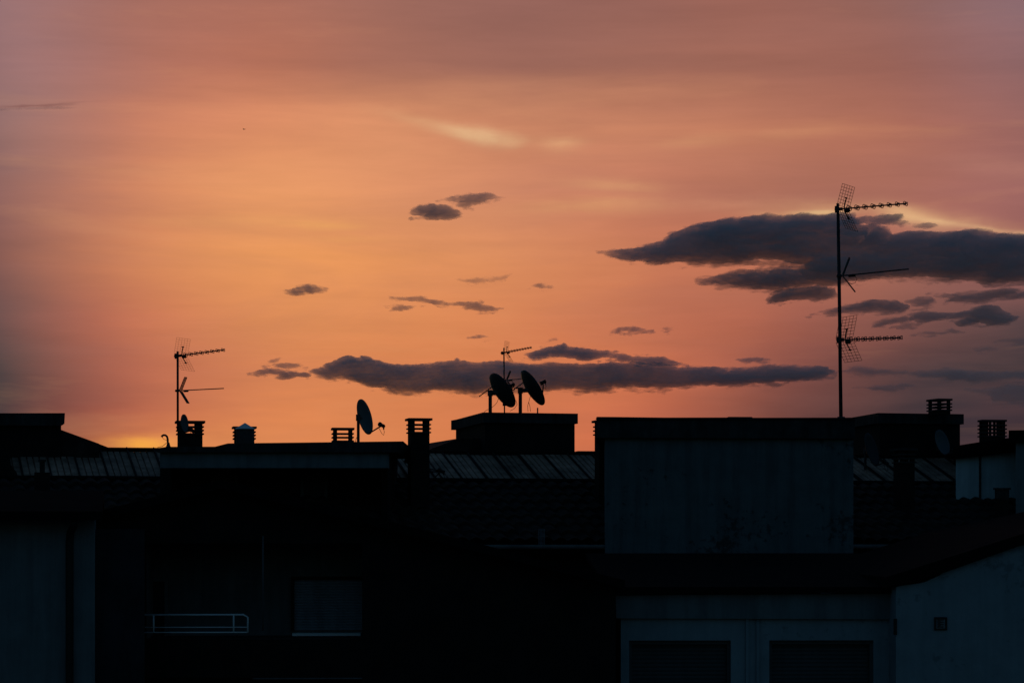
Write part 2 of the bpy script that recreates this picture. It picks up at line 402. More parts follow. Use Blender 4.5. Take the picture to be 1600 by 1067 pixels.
slab_uv(mb, L, [(uL0, VR - .12, zr(VR) + .03), (uL1, VR - .12, zr(VR) + .03), (uL1, VR + .12, zr(VR) + .05), (uL0, VR + .12, zr(VR) + .05)], .06)
mb.build('ridge_cap', M['bitumen'], row)
mb = MB(); slab_uv(mb, L, [(uL0, VS - .10, zr(VS - .10) + .085), (uL1, VS - .10, zr(VS - .10) + .085), (uL1, VS + .0, zr(VS) + .085), (uL0, VS + .0, zr(VS) + .085)], .07)
mb.build('flashing', M['bitumen'], row)
mb = MB(); pr = []
for i in range(9):
    a = math.pi + math.pi * i / 8; pr.append((math.cos(a) * .065, math.sin(a) * .065))
pr2 = pr + [(x * .88, y * .88 + .002) for x, y in reversed(pr)]
n = len(pr2)
gz = ZE - .01
vs_ = [L.w(u, v - .09, gz + z) for u in (uL0, uL1) for v, z in pr2]
mb.add(vs_, [(i, (i + 1) % n, (i + 1) % n + n, i + n) for i in range(n)])
mb.build('gutter', M['zinc'], row)
for pxx in (1354, 700, 40):
    u = L.u(pxx, .25)
    mb = MB(); mb.tube([L.w(u, -.09, gz - .06), L.w(u, -.05, gz - .14), L.w(u, .27, gz - .3), L.w(u, .29, gz - .45), L.w(u, .29, .2)], .035, 10)
    mb.build('downpipe', M['zinc'], row, True)
# chimneys that stand on this roof
chimney(row, 637, 671, 653, 752, 37.6, th=12, depth=.30, post=6.2, extra=.4, label='tall chimney stack with three louvre slots beside the stair tower')
chimney(row, 929, 960, 656, 745, 38.6, th=12, depth=.30, extra=.5, label='chimney half hidden behind the white rooftop block')
chimney(row, 1396, 1430, 700, 762, 39.6, th=12, depth=.35, slats=3, extra=.5)
chimney(row, 900, 930, 704.5, 722, 46.0, th=8, depth=.34, slats=2, pitch=5.2, post=3.6, mids=2, capo=2.5, capt=2.5, extra=1.2, label='low louvred chimney top just showing over the sheeting')

# stair tower with two big dishes (centre)
def roof_box(name, label, fr, v0, front, back_left, pyf, wall_px, pyb, depth, m_wall='darkwall', m_slab='concrete', skirt=None, group=None):
    """flat-roofed hut: front edge between two photo columns, its left side running back to back_left"""
    t = thing(name, label, 'rooftop structure', base(fr, fr.u(front[0], v0), v0, zr(v0)), group)
    uA, zt = fr.at(front[0], pyf, v0); uB = fr.u(front[1], v0); zf = fr.z(front[0], pyf + 16, v0)
    YB = fr.w(uA, v0, 0).y * (HY - pyf) / (HY - back_left[1])
    u3, v3, _ = fr.loc(W(back_left[0], back_left[1], YB))
    vb = max(v3, v0 + depth)
    u4 = u3; poly = [(uA, v0), (uB, v0), (uB, vb), (u4, vb), (u3, v3)] if vb > v3 + .01 else [(uA, v0), (uB, v0), (uB, vb), (u3, v3)]
    s = MB(); s.plan(fr, poly, zf, zt); s.build('roof_slab', M[m_slab], t)
    wA = fr.u(front[0], v0 + .08) + .03; wB = fr.u(wall_px[1], v0 + .08); w3 = u3 + .07
    s = MB(); s.plan(fr, [(wA, v0 + .08), (wB, v0 + .08), (wB, vb - .08), (w3, vb - .08), (w3, v3)], 12.5, zf + .002); s.build('wall', M[m_wall], t)
    if skirt:
        vq = v0 + .55
        s = MB(); s.prism(fr, [fr.at(a, b, vq) for a, b in skirt], vq, vq + 2.2); s.build('lean_to_roof', M['tile'], t)
    return t
tower = roof_box('stair_tower', 'black flat-roofed stair tower carrying two big satellite dishes', L, 4.45, (755, 903), (714, 655), 644, (718, 898), 718, 3.0,
                 skirt=[(670, 725), (760, 725), (760, 684.5), (718, 684.5), (672, 702)])
hut = roof_box('roof_hut', 'black flat-roofed hut behind the tall mast with a louvred chimney on its roof', L, 4.45, (1372, 1506), (1326, 653), 645, (1336, 1500), 762, 3.0)
chimney(hut, 1450.5, 1486, 622.5, 647, 42.6, th=16, depth=.42, slats=3, pitch=5.0, post=4.5, capo=2.5, capt=3, label='louvred chimney on the hut roof')
# hut at the far left, with a sloping roof falling to its right
t = thing('roof_hut', 'black hut at the sheeting end, thick overhanging slab, side roof falling away', 'rooftop structure', base(L, L.u(60, 4.0), 4.0, zr(4.0)))
v0 = 4.0
s = MB(); s.prism(L, [L.at(-260, 645.5, v0), L.at(-260, 662, v0), L.at(96, 665, v0), L.at(100.7, 662, v0), L.at(101.5, 645.2, v0)], v0, v0 + 3.0)
s.build('roof_slab', M['concrete'], t)
s = MB(); s.prism(L, [L.at(-250, 762, 3.1), L.at(34, 762, 3.1), L.at(26, 738, 3.1), L.at(17, 726, 3.1), L.at(14, 700, 3.1), L.at(-250, 700, 3.1)], 3.1, 4.05)
s.prism(L, [L.at(-250, 760, v0 + .1), L.at(95.6, 760, v0 + .1), L.at(95.6, 664.6, v0 + .1), L.at(-250, 661, v0 + .1)], v0 + .1, v0 + 2.9)
s.build('wall', M['darkwall'], t)
s = MB(); s.prism(L, [L.at(95.8, 760, v0 + .15), L.at(155, 760, v0 + .15), L.at(155, 693, v0 + .15), L.at(95.8, 671.5, v0 + .15)], v0 + .15, v0 + 2.4)
s.prism(L, [L.at(154, 760, v0 + .5), L.at(217, 760, v0 + .5), L.at(217, 707, v0 + .5), L.at(188, 706, v0 + .5), L.at(154, 693, v0 + .5)], v0 + .5, v0 + 2.4)
s.build('lean_to_roof', M['tile'], t)

# ------------------------------------------------------------------ terrace room with pale beam (left of centre)
A = Fr(430, 36.6, 0.0)
terr = thing('terrace_room', 'low rooftop room with a pale beam over a dark covered terrace, three chimneys and a dish on it', 'rooftop structure', base(A, 0, 0, 13.9))
P = lambda x, y, v=0.0: A.at(x, y, v)
s = MB(); s.prism(A, [P(246.5, 706.5, -.1), P(620, 706.5, -.1), P(627, 697, -.1), P(627.6, 692, -.1), P(630, 689.2, -.1), P(400, 692, -.1), P(356, 692.4, -.1), P(336, 697.6, -.1), P(262, 697.8, -.1), P(241.5, 700.2, -.1)], -.1, 3.1)
s.build('roof_slab', M['concrete'], terr)
s = MB(); s.box(A, A.u(250), A.u(607), 0, .25, A.z(430, 731), A.z(430, 706.6))
s.build('beam', M['plaster3'], terr)
zt = A.z(430, 731); u0, u1 = A.u(250), A.u(607)
s = MB()
s.box(A, u0, u0 + .15, .01, .24, 12.6, zt - .002); s.box(A, u1 - .02, u1, .01, .24, 12.6, zt - .002)
s.box(A, u0, u1, 1.3, 1.5, 12.6, A.z(430, 706.6)); s.box(A, u0, u0 + .12, .25, 2.9, 12.6, A.z(430, 706.6))
s.box(A, u1 - .12, u1, .25, 2.9, 12.6, A.z(430, 706.6)); s.box(A, u0 + .12, u1 - .12, 2.7, 2.9, 12.6, A.z(430, 706.6))
s.build('wall', M['darkwall'], terr)
for a, b in ((330, 372), (470, 512)):
    s = MB(); s.box(A, A.u(a, 1.3), A.u(b, 1.3), 1.26, 1.297, 13.0, A.z(430, 738, 1.3)); d = s.build('door', M['greywall'], terr)
    s = MB(); s.box(A, A.u(a + 5, 1.3), A.u(b - 5, 1.3), 1.25, 1.258, 13.1, A.z(430, 744, 1.3)); s.build('pane', M['glass'], d)
chimney(terr, 277, 315.5, 657, 697, 37.4, th=12, depth=.32, slats=3, pitch=5.6, post=10.5, extra=.1, label='louvred chimney with the short mast strapped to its side')
chimney(terr, 365.5, 397, 666, 693, 37.3, th=10, depth=.30, slats=3, pitch=5.2, capo=3.5, capt=3, cone=True, extra=.1, label='squat chimney with a pale conical metal cowl')
chimney(terr, 520, 550.5, 668, 692, 37.4, th=8, depth=.26, slats=3, pitch=5.8, post=5, capo=3, capt=3.2, extra=.1, label='small chimney with three wide slots beside the pole dish')

# ------------------------------------------------------------------ white rooftop block (right of centre)
B = Fr(945, 36.7, -2.0)
blk = thing('rooftop_block', 'broad blank white-plastered block with a stained concrete parapet, tall mast standing on it', 'rooftop structure', base(B, 0, 0, 13.5))
P = lambda x, y, v=0.0: B.at(x, y, v)
s = MB(); s.prism(B, [P(945, 868), P(1333.5, 868), P(1333.5, 683), P(945, 683)], 0, 2.6)
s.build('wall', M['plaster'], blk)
v = -.10
s = MB(); s.prism(B, [P(932, 684, v), P(1336, 685, v), P(1336, 654, v), P(1300, 653.4, v), P(1176, 652.4, v), P(1175, 651.2, v), P(1138, 651, v), P(1136, 652, v), P(1040, 652.2, v), P(960, 651.2, v), P(932, 651, v)], v, 2.7)
s.build('parapet', M['concrete'], blk)
s = MB(); s.box(B, B.u(931, -.13), B.u(1336.5, -.13), -.13, -.102, B.z(1100, 655, -.13), B.z(1100, 652.6, -.13))
s.build('flashing', M['concrete'], blk)

# ------------------------------------------------------------------ white rooms at the right edge
Rr = Fr(1494, 40.75, 15.0)
rm = thing('rooftop_room', 'pale blue-white room with a lean-to roof that rises towards the picture edge and a louvred chimney', 'rooftop structure', base(Rr, 0, 0, 13.9))
P = lambda x, y, v=0.0: Rr.at(x, y, v)
s = MB(); s.prism(Rr, [P(1493.5, 786), P(1640, 786), P(1640, 702), P(1586, 704.5), P(1493.5, 715)], 0, 2.2, 1.08)
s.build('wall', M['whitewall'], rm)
v = -.15
s = MB(); s.prism(Rr, [P(1490, 716.5, v), P(1640, 700, v), P(1640, 676, v), P(1572, 684.5, v), P(1529, 690.6, v), P(1500.5, 695.2, v), P(1489, 698, v)], v, 2.4, 1.22)
s.build('lean_to_roof', M['bitumen'], rm)
s = MB(); s.box(Rr, Rr.u(1529.6, -.004), Rr.u(1532.2, -.004), -.03, -.003, 13.9, Rr.z(1531, 712)); s.build('downpipe', M['steel'], rm)
chimney(rm, 1530, 1571.5, 655.5, 697, 41.9, th=6, depth=.22, slats=4, pitch=5.7, post=4.2, mids=2, capo=2.2, capt=3, extra=.1, label='wide chimney with three columns of louvre slots')
Re = Fr(1587, 39.5, 8.0)
re_ = thing('rooftop_room', 'pale wall cut by the picture edge, taller than the lean-to room beside it, under a thick black slab', 'rooftop structure', base(Re, 0, 0, 13.5))
P = lambda x, y, v=0.0: Re.at(x, y, v)
s = MB(); s.prism(Re, [P(1587, 826), P(1780, 826), P(1780, 690), P(1587, 690)], 0, 2.0, .75); s.build('wall', M['plaster3'], re_)
s = MB(); s.prism(Re, [P(1575.8, 690, -.12), P(1790, 690, -.12), P(1790, 671, -.12), P(1600, 671.8, -.12), P(1576, 672.2, -.12)], -.12, 2.2, .86); s.build('roof_slab', M['bitumen'], re_)
# small stubs on the tiles
def vent_stub(px_, w0, w1, yt, ym, yb, Y, label):
    k = Y / F; Pm = W(px_, yb, Y)
    t = thing('roof_vent', label, 'roof vent', Matrix.Translation(Pm), None)
    fr = Fr(px_ , Y, 10)
    s = MB(); s.box(fr, -w1 * k / 2, w1 * k / 2, -.1, .12, Pm.z - .5, CZ + (HY - ym) * k); s.build('base', M['brick'], t)
    s = MB(); s.box(fr, -w0 * k / 2, w0 * k / 2, -.04, .06, CZ + (HY - ym) * k, CZ + (HY - yt) * k - .03)
    s.box(fr, -w0 * k / 2 - .02, w0 * k / 2 + .02, -.06, .08, CZ + (HY - yt) * k - .03, CZ + (HY - yt) * k); s.build('flue', M['concrete'], t)
vent_stub(66, 8, 24, 718, 738, 752, 36.4, 'narrow flue on a wide black base in front of the ribbed sheets')
vent_stub(1566, 20, 15, 762, 779, 800, 39.3, 'squat black flue in front of the pale room by its foot')
# wire cage on the gutter
t = thing('gutter_cage', 'small upright wire cage standing over the gutter below the tiles', 'wire cage', Matrix.Translation(L.w(L.u(843, -.02), -.02, ZE)))
s = MB(); uc = L.u(843, .1); 
for i in range(5): s.tube([L.w(uc - .045 + i * .0225, -.02, ZE - .02), L.w(uc - .045 + i * .0225, -.02, ZE + .23)], .005, 6)
for zz in (.02, .12, .22): s.tube([L.w(uc - .05, -.02, ZE + zz), L.w(uc + .05, -.02, ZE + zz)], .004, 6)
s.build('bars', M['zinc'], t)

# ------------------------------------------------------------------ foreground houses
# gabled house with the balcony
H = Fr(350, 29.0, 3.0)
gh = thing('gabled_house', 'dark gabled house in front with a recessed balcony, white rail and pale roller blind', 'house', base(H))
P = lambda x, y, v=0.0: H.at(x, y, v)
def rake(x): return 752 + (x - 350) * 0.246 if x > 350 else 752 + (350 - x) * 0.246
xl, xa, xb, xr = 150, 225, 566, 962
zl_, zf_ = 848, 999
s = MB()
s.prism(H, [P(xl, rake(xl) + 6), (P(xl, 900)[0], 0), (P(xa, 900)[0], 0), P(xa, rake(xa) + 6)], 0, .3)
s.prism(H, [(P(xb, 900)[0], 0), (P(xr, 900)[0], 0), P(xr, rake(xr) + 6), P(xb, rake(xb) + 6)], 0, .3)
s.prism(H, [P(xa, zl_), P(xb, zl_), P(xb, rake(xb) + 6), P(350, 758), P(xa, rake(xa) + 6)], 0, .3)
s.prism(H, [P(xa, 1058), P(xb, 1058), P(xb, zf_ + 1), P(xa, zf_ + 1)], 0, .3)
s.prism(H, [(P(xa, 900)[0], 0), (P(xb, 900)[0], 0), P(xb, 1190), P(xa, 1190)], 0, .3)
u0, u1 = P(xl, 900)[0], P(xr, 900)[0]
s.box(H, u0, u0 + .3, .3, 7.0, 0, P(xl, rake(xl) + 12)[1]); s.box(H, u1 - .3, u1, .3, 7.0, 0, P(xr, rake(xr) + 12)[1])
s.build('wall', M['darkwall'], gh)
s = MB()
ze_l = P(140, rake(140)); ze_r = P(972, rake(972)); zap = P(350, 750)
s.prism(H, [(ze_l[0], ze_l[1] - .1), (zap[0], zap[1] - .1), (zap[0], zap[1]), ze_l], -.35, 7.2)
s.prism(H, [(zap[0], zap[1] - .1), (ze_r[0], ze_r[1] - .1), ze_r, zap], -.35, 7.2)
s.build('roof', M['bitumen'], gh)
ua, ub = P(xa, 900)[0], P(xb, 900)[0]; zc, zfl = P(xa, zl_)[1], P(xa, zf_)[1]
s = MB(); s.box(H, ua - .1, ub + .1, 1.2, 1.4, zfl - .1, zc + .1); s.box(H, ua - .15, ua, .3, 1.2, zfl, zc); s.box(H, ub, ub + .15, .3, 1.2, zfl, zc)
s.build('balcony_wall', M['greywall'], gh)
s = MB(); s.box(H, ua, ub, .301, 1.2, zfl - .18, zfl); s.box(H, ua, ub, .301, 1.2, zc, zc + .15); s.build('balcony_slab', M['concrete'], gh)
s = MB(); zq = P(xa, 1190)[1]
s.box(H, ua - .1, ub + .1, 1.2, 1.4, zq, P(xa, 1060)[1]); s.build('lower_balcony_wall', M['greywall'], gh)
s = MB(); s.box(H, P(395, 1060)[0], ub, -.03, .05, P(xa, 1061)[1], P(xa, 1059)[1]); s.build('lintel_strip', M['greywall'], gh)
# blind and sill
x0, x1 = H.u(460, 1.2), H.u(566, 1.2)
zt, zb = H.z(500, 905, 1.2), H.z(500, 984, 1.2)
w = MB(); w.box(H, x0 - .04, x0, 1.12, 1.199, zb, zt + .04); w.box(H, x1, x1 + .04, 1.12, 1.199, zb, zt + .04); w.box(H, x0, x1, 1.12, 1.199, zt, zt + .04)
win = w.build('window', M['darkwall'], gh)
def shutter(fr, x0, x1, v, zb, zt, m, parent, pitch=.034):
    s = MB(); z = zb
    while z < zt:
        z2 = min(z + pitch, zt)
        s.add([fr.w(x0, v, z), fr.w(x1, v, z), fr.w(x1, v - .007, z + pitch * .35), fr.w(x0, v - .007, z + pitch * .35), fr.w(x1, v - .007, z + pitch * .7), fr.w(x0, v - .007, z + pitch * .7), fr.w(x1, v + .004, z2), fr.w(x0, v + .004, z2)],
              [(0, 1, 2, 3), (3, 2, 4, 5), (5, 4, 6, 7)])
        z = z2
    return s.build('roller_shutter', m, parent)
shutter(H, x0, x1, 1.18, zb, zt, M['shutter2'], win)
s = MB(); s.box(H, x0 - .02, x1 - .02, 1.0, 1.199, zb - .075, zb - .03); s.build('sill', M['rail'], win)
# balcony door
d0, d1 = H.u(225, 1.2), H.u(264, 1.2); zd = H.z(240, 903, 1.2)
s = MB(); s.box(H, d0, d1, 1.13, 1.199, zd - .04, zd); s.box(H, d1 - .05, d1, 1.13, 1.199, zfl, zd - .04); dr = s.build('balcony_door', M['greywall'], gh)
s = MB(); s.box(H, d0, d1 - .05, 1.16, 1.19, zfl, zd - .04); s.build('pane', M['glass'], dr)
s = MB(); up = H.u(412, .12); s.tube([H.w(up, -.05, H.z(412, 984, .12)), H.w(up, -.05, zc + .02)], .012, 8); s.tube([H.w(up, -.05, zc + .02), H.w(up, -.02, zc + .08)], .012, 8)
s.build('drainpipe', M['greywall'], gh, True)
# rail
yr = (960, 979.5, 987.5)
ra, rb = H.u(226, -.06), H.u(387, -.06)
zz = [H.z(300, y, -.06) for y in yr]
s = MB()
s.tube([H.w(ra - .0, -.06, zz[0]), H.w(rb - .05, -.06, zz[0]), H.w(rb, -.06, zz[0] - .03), H.w(rb, -.06, zz[2])], .011, 8)
s.tube([H.w(ra, -.06, zz[1]), H.w(rb, -.06, zz[1])], .006, 8); s.tube([H.w(ra, -.06, zz[2]), H.w(rb, -.06, zz[2])], .008, 8)
for xx in (240, 365): s.tube([H.w(H.u(xx, -.06), -.06, zz[2]), H.w(H.u(xx, -.06), -.06, zz[0])], .010, 8)
for xx in (230, 365): s.tube([H.w(H.u(xx, -.06), -.06, zz[2]), H.w(H.u(xx, -.06), .02, zz[2])], .008, 8)
s.build('balcony_rail', M['rail'], gh, True)

# pale house at the left edge with the black drainpipe
K = Fr(148, 27.6, 9.0)
lh = thing('pale_house', 'pale plastered house wall with a thick black drainpipe down its face', 'house', base(K))
P = lambda x, y, v=0.0: K.at(x, y, v)
s = MB(); s.prism(K, [(P(-420, 900)[0], 0), (P(148, 900)[0], 0), P(148, 812), P(-420, 809)], 0, 2.0); s.build('wall', M['plaster3'], lh)
e0, e1 = P(-440, 812, -.4), P(160, 812.5, -.4)
s = MB(); zl0 = e1[1]
slab_uv(s, K, [(e0[0], -.4, zl0 + .1), (e1[0], -.4, zl0 + .1), (e1[0], 1.0, zl0 + .36), (e0[0], 1.0, zl0 + .36)], .1)
slab_uv(s, K, [(e0[0], 1.0, zl0 + .36), (e1[0], 1.0, zl0 + .36), (e1[0], 6.4, zl0 - 1.0), (e0[0], 6.4, zl0 - 1.0)], .1)
s.build('roof', M['bitumen'], lh)
s = MB(); ud = K.u(109)
s.tube([K.w(K.u(117), -.35, zl0 - .02), K.w(K.u(116), -.2, zl0 - .06), K.w(ud + .01, -.09, zl0 - .13), K.w(ud, -.08, zl0 - .25), K.w(ud, -.08, 0.2)], .045, 10)
s.build('drainpipe', M['blackpl'], lh, True)
s = MB(); s.box(K, K.u(149), K.u(226, .5), .5, 2.5, 0, P(150, 812)[1] - .1); s.build('side_wing', M['wingwall'], lh)

# house with roller shutters (right)
S = Fr(962, 30.0, 1.5)
sh = thing('shuttered_house', 'pale house front with a stained fascia band and two windows closed by roller shutters', 'house', base(S))
P = lambda x, y, v=0.0: S.at(x, y, v)
zt = P(1180, 964)[1]
def pz(y): return P(1180, y)[1]
s = MB()
cols_ = [(970, 983), (1142, 1202), (1365, 1399)]
for a, b in cols_: s.box(S, S.u(a), S.u(b), 0, .3, 0, zt)
for a, b in ((983, 1142), (1202, 1365)):
    s.box(S, S.u(a), S.u(b), 0, .3, pz(1000), zt); s.box(S, S.u(a), S.u(b), 0, .3, 0, pz(1150))
s.box(S, S.u(970), S.u(970) + .3, .3, 4.5, 0, zt); s.box(S, S.u(970) + .3, S.u(1399), 4.2, 4.5, 0, zt)
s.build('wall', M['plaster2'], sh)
s = MB(); s.prism(S, [P(963, 965.5, -.07), P(1396, 967, -.07), P(1396, 926.5, -.07), P(1300, 927.6, -.07), P(1050, 929, -.07), P(962, 930, -.07)], -.07, .32); s.build('fascia_band', M['plaster3'], sh)
s = MB()
for a, b in ((1165.5, 1170), (1182, 1186.5)): s.box(S, S.u(a, -.03), S.u(b, -.03), -.03, -.002, 0, zt - .004)
s.build('pilaster_strip', M['plaster2'], sh)
s = MB(); ze = pz(926) + .02
slab_uv(s, S, [(S.u(948, -.2), -.2, ze + .06), (S.u(1402, -.2), -.2, ze + .06), (S.u(1420, 4.4), 4.4, ze + .44), (S.u(948, -.2), 4.4, ze + .44)], .07)
s.build('roof', M['bitumen'], sh)
for a, b in ((983, 1142), (1202, 1365)):
    x0, x1 = S.u(a), S.u(b); z0, z1 = pz(1150), pz(1000)
    w = MB(); w.box(S, x0 + .001, x0 + .04, .06, .2, z0, z1 - .001); w.box(S, x1 - .04, x1 - .001, .06, .2, z0, z1 - .001); w.box(S, x0 + .04, x1 - .04, .06, .2, z1 - .05, z1 - .001)
    win = w.build('window', M['shutter'], sh)
    shutter(S, x0 + .04, x1 - .04, .15, z0, z1 - .05, M['shutter'], win, .05)
    s = MB(); s.box(S, x0 - .03, x1 + .03, -.06, .05, z0 - .05, z0 - .001); s.build('sill', M['rail'], win)
# house with the slanted gable at the right edge
Q = Fr(1399, 29.6, 1.5)
gq = thing('gable_house', 'pale blank gable wall with a slanting chipped top edge and one small square vent', 'house', base(Q))
P = lambda x, y, v=0.0: Q.at(x, y, v)
edge = [P(2000, 762), P(1700, 822), P(1600, 850.5), P(1560, 862), P(1522, 873), P(1505, 880), P(1478, 887), P(1470, 897), P(1445, 909), P(1436, 911), P(1404, 915), P(1400, 917)]
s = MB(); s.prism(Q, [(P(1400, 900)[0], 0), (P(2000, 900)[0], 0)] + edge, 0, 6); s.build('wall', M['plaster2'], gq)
s = MB(); s.prism(Q, [P(1385, 917, -.08), P(1436, 908, -.08), P(1600, 850, -.08), P(2010, 761, -.08), P(2010, 744, -.08), P(1600, 833, -.08), P(1385, 901, -.08)], -.08, 6.2)
s.build('roof', M['bitumen'], gq)
s = MB(); s.box(Q, Q.u(1396), Q.u(1400.5), -.05, -.003, P(1398, 991)[1], P(1398, 966)[1]); s.build('pipe_stub', M['blackpl'], gq)
a, b, c, d = Q.u(1459.5), Q.u(1479.5), P(1469, 984)[1], P(1469, 963.5)[1]
s = MB(); e = .022
s.box(Q, a, b, -.02, -.002, c, c + e); s.box(Q, a, b, -.02, -.002, d - e, d); s.box(Q, a, a + e, -.02, -.002, c + e, d - e); s.box(Q, b - e, b, -.02, -.002, c + e, d - e)
vent = s.build('vent', M['blackpl'], gq)
s = MB()
for i in range(4):
    zz = c + e + .012 + i * (d - c - 2 * e) / 4; s.box(Q, a + e + .02, b - e - .02, -.014, -.002, zz, zz + .014)
s.box(Q, a + e + .02, a + e + .05, -.018, -.0145, c + e + .012, d - e - .01)
s.build('grille', M['steel'], vent)

# ------------------------------------------------------------------ satellite dishes
def dish(label, c, Rr_, n, base_pt, m='dish', arm='down', pole_r=.022, wall=False, lnb_dir=None, group='satellite dishes on the roofs', brace=None, cables=None):
    """c centre, n facing direction, base_pt foot of its pole (or wall fixing)"""
    c = Vector(c); n = Vector(n).normalized(); bp = Vector(base_pt)
    t = thing('satellite_dish', label, 'satellite dish', Matrix.Translation(bp), group)
    upv = (Vector((0, 0, 1)) - n * n.z).normalized(); sd_ = upv.cross(n)
    dp = Rr_ * .22
    s = MB(); NR, NA = 7, 36
    vf, fs = [], []
    for lay in (0, 1):
        for i in range(NR + 1):
            r = Rr_ * i / NR; h = dp * ((i / NR) ** 2 - 1) - (.012 if lay else 0)
            for j in range(NA):
                a = 2 * math.pi * j / NA
                vf.append(c + sd_ * (r * math.cos(a) * .94) + upv * (r * math.sin(a)) + n * h)
    st = (NR + 1) * NA
    for i in range(NR):
        for j in range(NA):
            j2 = (j + 1) % NA
            fs.append((i * NA + j, i * NA + j2, (i + 1) * NA + j2, (i + 1) * NA + j)); fs.append((st + i * NA + j, st + (i + 1) * NA + j, st + (i + 1) * NA + j2, st + i * NA + j2))
    for j in range(NA):
        j2 = (j + 1) % NA; fs.append((NR * NA + j, NR * NA + j2, st + NR * NA + j2, st + NR * NA + j))
    s.add(vf, fs); s.build('reflector', M[m], t, True)
    back = c - n * (dp + .02)
    if wall:
        s = MB(); s.tube([bp, bp + (back - bp) * .35, back - n * .02], .022, 8); s.tube([bp, bp + Vector((0, .03, 0))], .05, 10); s.build('bracket', M['steel'], t)
    else:
        top = Vector((bp.x, bp.y, max(back.z + .02, c.z + .0)))
        s = MB(); s.tube([bp, top], pole_r, 10); s.tube([bp, bp + Vector((0, 0, .012))], .07, 10); s.build('pole', M['steel'], t)
        s = MB(); hb = Vector((bp.x, bp.y, back.z)); s.tube([hb, back], .036, 8); s.tube([hb - Vector((0, 0, .05)), hb + Vector((0, 0, .05))], pole_r + .014, 10); s.build('bracket', M['steel'], t)
    low = c - upv * Rr_ * .96
    foc = c + n * (Rr_ * .95) - upv * (Rr_ * .35)
    if lnb_dir is not None: foc = Vector(lnb_dir)
    s = MB(); s.tube([low - n * .01, foc], .011, 8); s.build('feed_arm', M['steel'], t)
    ld = (c - foc).normalized()
    s = MB(); s.lathe(foc - ld * .05, ld, [(.026, 0), (.03, .02), (.026, .06), (.034, .09), (.036, .115)], 14); s.tube([foc - ld * .04, foc - ld * .04 - Vector((0, 0, .05))], .012, 8)
    rc = s.build('receiver', M['blackpl'], t)
    s = MB(); p0 = foc - ld * .04 - Vector((0, 0, .04))
    s.tube([p0, p0 + Vector((.01, 0, -.05)), p0 + Vector((.0, 0, -.10)), p0 + Vector((-.03, 0, -.07)), foc + (low - foc) * .25], .004, 6); s.build('cable', M['blackpl'], rc)
    if cables:
        for pts in cables:
            s = MB(); s.tube(pts, .004, 6); s.build('cable', M['blackpl'], t)
    if brace:
        s = MB()
        for a_, b_ in brace: s.tube([a_, b_], .009, 8)
        s.build('strut', M['steel'], t)
    return t
# pole dish on the terrace room
dish('grey dish seen side-on on its own pole beside a small chimney', W(570.6, 651, 37.6), 28.5 * 37.6 / F, (.90, -.33, .22), W(559.8, 691.5, 37.5), 'dish', pole_r=.023, lnb_dir=W(597, 664.5, 37.3),
     cables=[[W(559, 680, 37.48), W(556.5, 685, 37.48), W(555, 690, 37.48), W(552, 691.5, 37.48)]])
# small dish strapped to the chimney with the short mast
dish('small slim dish on the front of the chimney beside the short mast', W(289, 661.5, 37.15), 14.6 * 37.15 / F, (.955, -.28, .08), W(283, 668, 37.36), 'dish', wall=True, lnb_dir=W(300, 672, 37.0))
# two big dishes on the stair tower
Yt = L.w(L.u(800, 5.0), 5.0, 0).y
zt_ = W(800, 644, L.w(L.u(755, 4.45), 4.45, 0).y).z
k = Yt / F
def roofpt(px_, Y): return Vector(((px_ - 800) / F * Y, Y, zt_ - .02))
dish('big black dish on the stair tower in front of the thin mast', W(785.5, 609.5, Yt), 31 * k, (.74, .40, .54), roofpt(766, Yt), 'darkdish', pole_r=.031, lnb_dir=W(800, 602, Yt + .1),
     brace=[(W(748.5, 619.5, Yt), W(772, 602, Yt)), (W(759, 610.5, Yt), W(771, 611, Yt))],
     cables=[[W(779, 622, Yt), W(777, 628, Yt), W(773, 633, Yt), W(768, 637, Yt), W(758, 642, Yt), W(756, 645, Yt)], [W(806, 625, Yt), W(808, 632, Yt), W(804, 638, Yt), W(797, 642, Yt)]])
dish('big black dish on the stair tower, right of the thin mast, higher and more edge-on', W(833, 605.5, Yt + .1), 31.5 * k, (.80, .30, .52), roofpt(813, Yt + .1), 'darkdish', pole_r=.031, lnb_dir=W(849, 597, Yt + .1),
     brace=[(W(800, 610.5, Yt), W(820, 596, Yt)), (W(804, 606.5, Yt), W(817, 607, Yt))],
     cables=[[W(829, 618, Yt), W(827, 625, Yt), W(824.5, 634, Yt), W(825, 643, Yt)], [W(826, 628, Yt), W(828, 635, Yt), W(829, 643, Yt)]])
# dishes on the hut wall and by the tall chimney
Yh = L.w(L.u(1470, 4.3), 4.3, 0).y
dish('pale dish on the black hut wall under the louvred chimney', W(1473, 691, Yh - .1), 21 * Yh / F, (.72, -.62, .28), W(1466, 700, Yh + .2), 'dish', wall=True, lnb_dir=W(1492, 705, Yh - .3))
Yh2 = Yh - 1.0
dish('dim dish low between the white block and the black stack, over the ribbed sheets', W(1363, 702, Yh2), 27 * Yh2 / F, (.80, -.45, .25), W(1352, 742, Yh2 + .1), 'darkdish', lnb_dir=W(1384, 722, Yh2 - .2))
dish('black dish seen almost edge-on behind the tall chimney stack', W(641, 717, 38.4), 24 * 38.4 / F, (.86, .22, .42), W(640, 745, 38.5), 'darkdish', lnb_dir=W(690, 736, 38.3),
     brace=[(W(650, 728, 38.4), W(690, 736, 38.3)), (W(672, 752, 38.4), W(691, 735, 38.3)), (W(672, 724, 38.4), W(693, 748, 38.4))])

